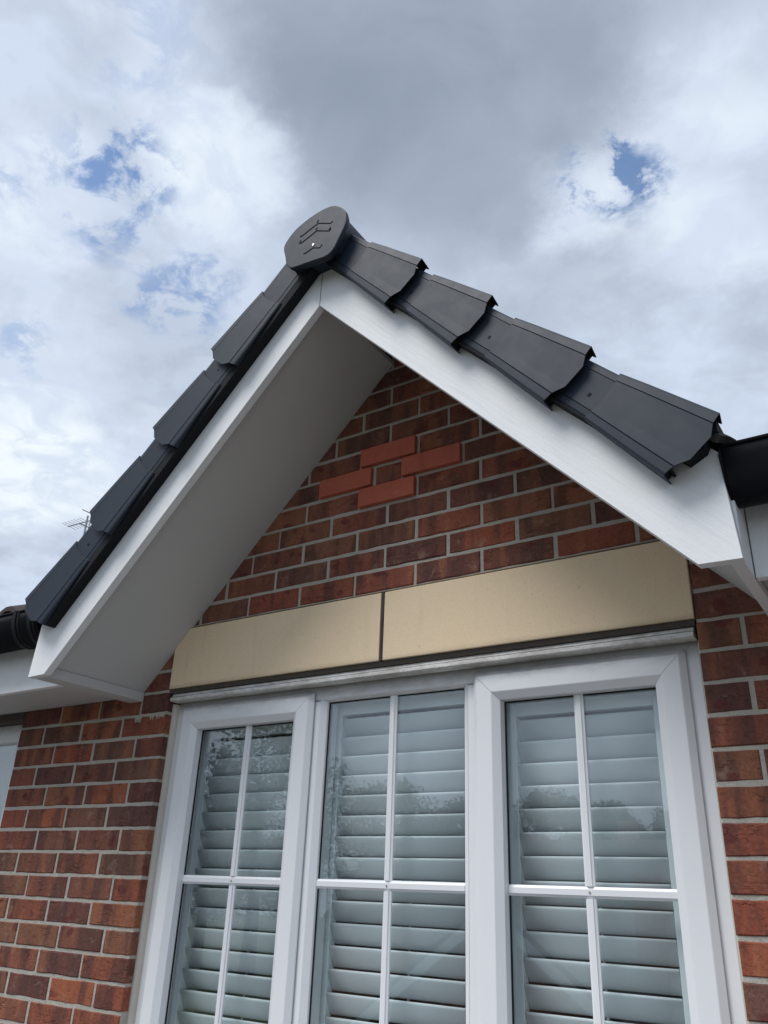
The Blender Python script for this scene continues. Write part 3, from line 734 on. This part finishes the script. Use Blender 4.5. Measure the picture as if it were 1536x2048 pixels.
for sc, y in ((.97, -.5035), (.993, -.5025), (1.0, -.4995), (1.0, -.490), (.965, -.480)): b.v += ringo(sc, y)
b.f.append(tuple(range(n)))
for r in range(4):
    for i in range(n): b.f.append((r * n + i, r * n + (i + 1) % n, (r + 1) * n + (i + 1) % n, (r + 1) * n + i))
b.f.append(tuple(range(5 * n - 1, 4 * n - 1, -1)))
cap = G(b).build('ridge_end_cap', 'anthracite_plastic', roof, bevel=0); cap['label'] = 'rounded dark grey ridge end cap with moulded chevrons'
for ch in ([(0.8593, 1.2592), (0.8699, 1.2594), (0.9305, 1.28), (0.9818, 1.2538), (0.9883, 1.2601)], [(0.859, 1.2322), (0.8667, 1.2284), (0.9271, 1.2503), (0.9781, 1.2246), (0.9837, 1.2304)], [(0.8823, 1.178), (0.8927, 1.1773), (0.9187, 1.1849), (0.9464, 1.1716), (0.9546, 1.1812)]):
    b = MB(); b.tube([(x, -.5036, z) for x, z in ch], .0014, 6); G(b).build('moulded_chevron', 'anthracite_plastic', cap)
    b = MB(); b.tube([(x, -.5034, z - .0026) for x, z in ch], .0012, 6); G(b).build('chevron_shade', 'dark_recess', cap)  # dark copy just below each chevron, its shade put into the colour
for x, z in [(0.9277, 1.2892), (0.9252, 1.2588), (0.9795, 1.2325), (0.8627, 1.2368)]:
    b = MB(); b.tube([(x - .003, -.5032, z - .004), (x + .003, -.5032, z + .003)], .0021, 8); G(b).build('slot', 'dark_recess', cap)
b = MB(); b.tube([(.9192, -.5034, 1.1953), (.9192, -.5058, 1.1953)], .0038, 14); sc0 = G(b).build('screw', 'steel', cap); sc0['label'] = 'small bright screw in the ridge end cap'
b = MB(); b.tube([(.9192, -.5057, 1.1953), (.9192, -.5062, 1.1953)], .0016, 8); G(b).build('screw_recess', 'dark_recess', cap)
# ridge tile behind the cap
rp = [(ccx - .006 + (x - ccx) * .93, ccz + (z - ccz) * .93) for x, z in OUT if z > 1.15]
def ridge(y0, y1, sc):
    b = MB(); b.prism_y([(ccx + (x - ccx) * sc, ccz + (z - ccz) * sc) for x, z in rp], y0, y1); G(b).build('ridge_tile', 'weathered_roof_tile' if y0 > -.3 else 'anthracite_plastic', roof)
ridge(-.479, -.43, 1.0)
for i in range(6): ridge(-.4295 + i * .42, -.4305 + (i + 1) * .42, .97 if i % 2 else 1.0)
# roof tiles of the gable: rolled courses
def tile_course(b, s, t0, t1, n0, y0, y1, roll=.3):
    ny = int((y1 - y0) / .03); A = []
    for j in range(ny + 1):
        y = y0 + (y1 - y0) * j / ny; ph = ((y - y0) % roll) / roll
        h = .024 * max(0, math.sin(math.pi * min(1, ph / .45))) if ph < .45 else -.004 * math.sin(math.pi * (ph - .45) / .55)
        for (t, n) in ((t0, n0), (t1, n0 + .030), (t1, n0 + .012), (t0, n0 - .016)): A.append(SP(t, n + h, y, s))
    b.add(A, [(j * 4 + q2, j * 4 + (q2 + 1) % 4, (j + 1) * 4 + (q2 + 1) % 4, (j + 1) * 4 + q2) for j in range(ny) for q2 in range(4)] + [(0, 1, 2, 3), tuple(ny * 4 + q2 for q2 in (3, 2, 1, 0))])
for s in (-1, 1):
    for i in range(4):
        b = MB(); tile_course(b, s, (ENDS[s][i - 1] - .06) if i else .02, ENDS[s][i] + (.012 if i < 3 else .03), .200, -.447, 2.2); G(b).build('tile_course', 'weathered_roof_tile', roof)
    te_ = ENDS[s][3]
    b = MB(); jag = [(1.22, .15), (te_ + .010, .15), (te_ + .021, .190), (te_ + .011, .214), (te_ + .018, .234), (te_ - .003, .2545), (1.22, .251)]
    b.prism_y([(AX + s * (t_ * CC + n_ * SS), AZ - t_ * SS + n_ * CC) for t_, n_ in jag], -.4525, .35); G(b).build('eaves_closer', 'dark_recess', roof)
    b = MB(); pts = [SP(.0, .07, 0, s), SP(1.33, .07, 0, s), SP(1.33, .15, 0, s), SP(0, .15, 0, s)]
    poly = [(AX + s * .0005, AZ + .07 / CC), (pts[1][0], pts[1][2]), (pts[2][0], pts[2][2]), (AX + s * .0005, AZ + .15 / CC)]
    b.prism_y(poly, -.39, 2.2); G(b).build('roof_deck', 'dark_recess', roof)

# ---------------------------------------------------------------- main eaves left and right: fascia, soffit, gutter, tiles
FY = -.30
def eaves(side, x0, x1):
    t = thing('eaves_board', 'white fascia and soffit of the main eaves on the ' + side, 'eaves', ((x0 + x1) / 2, FY, -.03)); O = Vector(((x0 + x1) / 2, FY, -.03))
    def E(bm): bm.v = [(x - O.x, y - O.y, z - O.z) for x, y, z in bm.v]; return bm
    b = MB(); b.box(x0, x1, FY, FY + .022, -.03, .21); E(b).build('fascia', 'white_painted_timber', t, bevel=.002)
    b = MB(); b.box(x0, x1, FY + .0225, .0015, -.0105, -.0015); E(b).build('soffit_board', 'white_soffit_board', t)
    return t
eaves('left', -4.2, -.2035); eaves('right', 1.9905, 4.2)
def gutter(lab, x0, x1, endx, inward):
    t = thing('gutter', lab, 'gutter', ((x0 + x1) / 2, FY - .06, .1), 'black gutters along the main eaves'); O = Vector(((x0 + x1) / 2, FY - .06, .1))
    def E(bm): bm.v = [(x - O.x, y - O.y, z - O.z) for x, y, z in bm.v]; return bm
    # deep ogee section, front to back
    P = [(-.4385, .204)] + [(-.3705 - .068 * math.cos(math.pi * a_ / 18), .190 - .092 * math.sin(math.pi * a_ / 18)) for a_ in range(1, 18)] + [(-.3025, .190), (-.3025, .212)]
    n = len(P); b = MB()
    Q = [(-.3705 + (y + .3705) * .95, .190 + (z - .190) * (.96 if z < .19 else 1)) for y, z in P]
    loop = P + Q[::-1]; m2 = len(loop)
    b.add([(x0, y, z) for y, z in loop] + [(x1, y, z) for y, z in loop], [(i, (i + 1) % m2, m2 + (i + 1) % m2, m2 + i) for i in range(m2)] + [tuple(range(m2)), tuple(range(2 * m2 - 1, m2 - 1, -1))])
    o = E(b).build('trough', 'black_gutter', t, smooth=True)
    lip = MB(); lip.tube([(x0 + .001, -.4385, .204), (x1 - .001, -.4385, .204)], .0042, 8); E(lip).build('lip', 'black_gutter', t, smooth=True)
    sgn = 1 if endx == x1 else -1
    b = MB(); b.prism_x([(y, z) for y, z in P], endx - sgn * .0045, endx + sgn * .003)
    sc = [((y + .365) * 1.045 - .365, (z - .155) * 1.06 + .155) for y, z in P]; E(b).build('stop_end', 'black_gutter', t, bevel=.0015)
    for dx in inward:
        xx = endx - sgn * dx
        for wd, g2 in ((.040, 1.05), (.012, 1.10)):
            sc = [((y + .37) * g2 - .37 if y < -.31 else y, (z - .16) * g2 + .16) for y, z in P]
            b = MB(); b.prism_x(sc, xx - wd / 2, xx + wd / 2); E(b).build('bracket', 'black_gutter', t, bevel=.002)
    return t
gutter('black gutter end curving past the right foot of the gable', 1.9835, 4.2, 1.9835, (.11, .95))
g = gutter('black gutter with brackets at the left foot of the gable', -4.2, -.2065, -.2065, (.030, .115, 1.0))
# main roof tiles left and right
PT = math.tan(math.radians(26))
def mainroof(side, x0, x1):
    t = thing('main_roof', 'dark tiled edge of the main roof above the ' + side + ' gutter', 'roof', ((x0 + x1) / 2, -.34, .22)); O = Vector(((x0 + x1) / 2, -.34, .22))
    for r in range(9):
        b = MB(); y0 = -.352 + r * .31; y1 = y0 + .36; zb = .232 + (y0 + .352) * PT + .0; nx = int((x1 - x0) / .025); A = []
        for j in range(nx + 1):
            x = x0 + (x1 - x0) * j / nx; ph = ((x + 9) % .3) / .3
            h = .030 * math.sin(math.pi * ph / .45) if ph < .45 else -.004 * math.sin(math.pi * (ph - .45) / .55)
            for y, z in ((y0, zb + .022), (y1, zb + .36 * PT), (y1, zb + .36 * PT - .018), (y0, zb + .004)): A.append((x - O.x, y - O.y, z + h - O.z))
        b.add(A, [(j * 4 + q2, j * 4 + (q2 + 1) % 4, (j + 1) * 4 + (q2 + 1) % 4, (j + 1) * 4 + q2) for j in range(nx) for q2 in range(4)] + [(0, 1, 2, 3), tuple(nx * 4 + q2 for q2 in (3, 2, 1, 0))])
        b.build('tile_course', 'weathered_roof_tile', t)
mainroof('left', -7.2, -.245); mainroof('right', 2.035, 6.2)
# pebble lodged behind the right gutter lip
bm = bmesh.new(); bmesh.ops.create_icosphere(bm, subdivisions=3, radius=.011)
for v in bm.verts: v.co *= 1 + random.uniform(-.03, .03)
me = bpy.data.meshes.new('pebble'); bm.to_mesh(me); bm.free()
for pl in me.polygons: pl.use_smooth = True
o = link('pebble', me, 'pale_pebble', loc=(2.016, -.357, .233)); tag(o, 'small pale round pebble lodged above the right gutter', 'pebble')

# ---------------------------------------------------------------- television aerial on the roof beyond
ae = thing('television_aerial', 'thin television aerial showing past the left verge', 'aerial', (-6.60, 4.0, 2.2))
def AE(bm): bm.v = [(x + 6.60, y - 4.0, z - 2.2) for x, y, z in bm.v]; return bm
b = MB(); b.tube([(-6.60, 4.0, 1.6), (-6.60, 4.0, 3.80)], .013, 8); AE(b).build('mast', 'aluminium', ae)
b = MB(); b.tube([(-6.99, 4.0, 3.728), (-6.46, 4.0, 3.716)], .007, 6); AE(b).build('boom', 'aluminium', ae)
for i in range(7):
    x = -6.97 + i * .06; b = MB(); b.tube([(x - .02, 3.90, 3.727 + .015), (x + .02, 4.10, 3.727 - .015)], .0026, 6); AE(b).build('element', 'aluminium', ae)
for dz in (-.1, .1):
    b = MB(); b.tube([(-6.53, 3.85, 3.716 + dz), (-6.53, 4.15, 3.716 + dz)], .006, 6); AE(b).build('reflector', 'aluminium', ae)
b = MB(); b.tube([(-6.53, 4, 3.60), (-6.53, 4, 3.86)], .008, 6); AE(b).build('reflector_post', 'aluminium', ae)

# ---------------------------------------------------------------- across the way (seen as reflections in the panes)
def tree(x, y, h, r, seed, lab):
    rnd = random.Random(seed); z0 = gz(x, y); t = thing('tree', lab, 'tree', (x, y, z0), 'trees across the way')
    b = MB(); hb = h * .45
    b.tube([(0, 0, -.2), (.05, 0, hb * .5), (0, .05, hb), (.1, 0, h * .8)], [h * .035, h * .028, h * .02, .03], 8)
    for i in range(7):
        a = rnd.uniform(0, 6.28); z1 = hb * rnd.uniform(.7, 1.3); b.tube([(0, 0, z1), (math.cos(a) * r * .4, math.sin(a) * r * .4, z1 + r * .35), (math.cos(a) * r * .75, math.sin(a) * r * .75, z1 + r * .55)], [h * .014, h * .009, .015], 6)
    b.build('trunk', 'bark', t, smooth=True)
    V = []; F = []
    clumps = []
    for i in range(70):
        a = rnd.uniform(0, 6.28); u = rnd.uniform(-.9, 1); rr = r * math.sqrt(max(.05, 1 - u * u)) * rnd.uniform(.45, 1.05)
        clumps.append((math.cos(a) * rr, math.sin(a) * rr, h * .62 + u * h * .36, r * rnd.uniform(.16, .34)))
    for cx, cy, cz, cr in clumps:
        for j in range(230):
            v = Vector((rnd.gauss(0, 1), rnd.gauss(0, 1), rnd.gauss(0, .8))); v = v.normalized() * cr * rnd.uniform(.5, 1.1) + Vector((cx, cy, cz))
            e1 = Vector((rnd.uniform(-1, 1), rnd.uniform(-1, 1), rnd.uniform(-1, 1))).normalized(); e2 = e1.orthogonal().normalized(); sz = rnd.uniform(.13, .24)
            k0 = len(V); V += [v - e1 * sz, v + e2 * sz * .55, v + e1 * sz, v - e2 * sz * .55]; F.append((k0, k0 + 1, k0 + 2, k0 + 3))
    me = bpy.data.meshes.new('crown'); me.from_pydata([tuple(v) for v in V], [], F); me.update(); link('crown', me, 'foliage', t)
tree(-43, -49, 17.5, 6.5, 1, 'tallest broad tree reflected high in the left light')
tree(-40, -63, 14.6, 6.0, 2, 'rounded tree reflected in the left half of the middle light')
tree(-33, -66, 13.6, 5.0, 3, 'lower tree reflected in the right half of the middle light')
tree(-27, -70, 14.6, 5.5, 4, 'broad dark tree rising behind the long brick house')
tree(-16, -68, 12.4, 4.6, 5, 'small tree standing off to the right across the way')
tree(-54, -55, 14.8, 6.0, 6, 'outermost tree on the far left across the way')
tree(-21.5, -66, 12.8, 4.6, 7, 'tree between the broad dark tree and the small right hand tree')
flat('render_wall', (.42, .20, .14), .9, .2, 20, .2)
flat('slate', (.10, .09, .085), .8, .3, 15, .25)
flat('paint_white', (.78, .78, .77), .5, .4, 12, .04)
def house(x, y, wd, dp, ht, rh, lab, along_x):
    z0 = gz(x, y) - .1; t = thing('house', lab, 'house', (x, y, z0), 'houses across the way')
    b = MB(); b.box(-wd / 2, wd / 2, -dp / 2, dp / 2, 0, ht)
    if along_x: b.prism_x([(-dp / 2, ht + .001), (dp / 2, ht + .001), (0, ht + rh - .05)], -wd / 2, wd / 2)
    else: b.prism_y([(-wd / 2, ht + .001), (wd / 2, ht + .001), (0, ht + rh - .05)], -dp / 2, dp / 2)
    b.build('wall', 'render_wall', t)
    e = .35; b = MB(); th = .12
    for s in (-1, 1):
        if along_x:
            sl = rh / (dp / 2); b.prism_x([(0, ht + rh), (s * (dp / 2 + e), ht - e * sl), (s * (dp / 2 + e), ht - e * sl + th), (0, ht + rh + th)], -wd / 2 - e, wd / 2 + e)
        else:
            sl = rh / (wd / 2); b.prism_y([(0, ht + rh), (s * (wd / 2 + e), ht - e * sl), (s * (wd / 2 + e), ht - e * sl + th), (0, ht + rh + th)], -dp / 2 - e, dp / 2 + e)
    ro = b.build('roof', 'slate', t)
    if not along_x:
        for s in (-1, 1):
            sl = rh / (wd / 2); b = MB(); b.prism_y([(0, ht + rh - .22), (s * (wd / 2 + e), ht - e * sl - .22), (s * (wd / 2 + e), ht - e * sl), (0, ht + rh)], dp / 2 + e + .002, dp / 2 + e + .04); b.build('barge_board', 'paint_white', ro)
    b = MB(); b.box(wd * .28 - .3, wd * .28 + .3, -.25, .25, ht + rh * .45, ht + rh + .7); b.build('chimney', 'render_wall', ro)
    for xx in (-wd * .28, wd * .24):
        b = MB(); b.box(xx - .75, xx + .75, dp / 2 + .002, dp / 2 + .06, .95, 2.15); f = b.build('window', 'paint_white', t)
        for q2 in (-.36, .36):
            b = MB(); b.box(xx + q2 - .31, xx + q2 + .31, dp / 2 + .061, dp / 2 + .07, 1.05, 2.05); b.build('pane', 'dark_recess', f)
    b = MB(); b.box(-.45, .45, dp / 2 + .002, dp / 2 + .05, 0.05, 2.1); b.build('door', 'paint_white', t)
house(-5.2, -16.5, 6.5, 7, 2.5, 2.4, 'brick bungalow with a white edged gable facing across the garden', False)
house(-10.5, -27.0, 12, 7, 4.0, 3.1, 'long low brick house with a dark roof across the way', True)
house(-16, -33, 10, 7, 4.6, 2.6, 'taller brick house between the far trees', True)
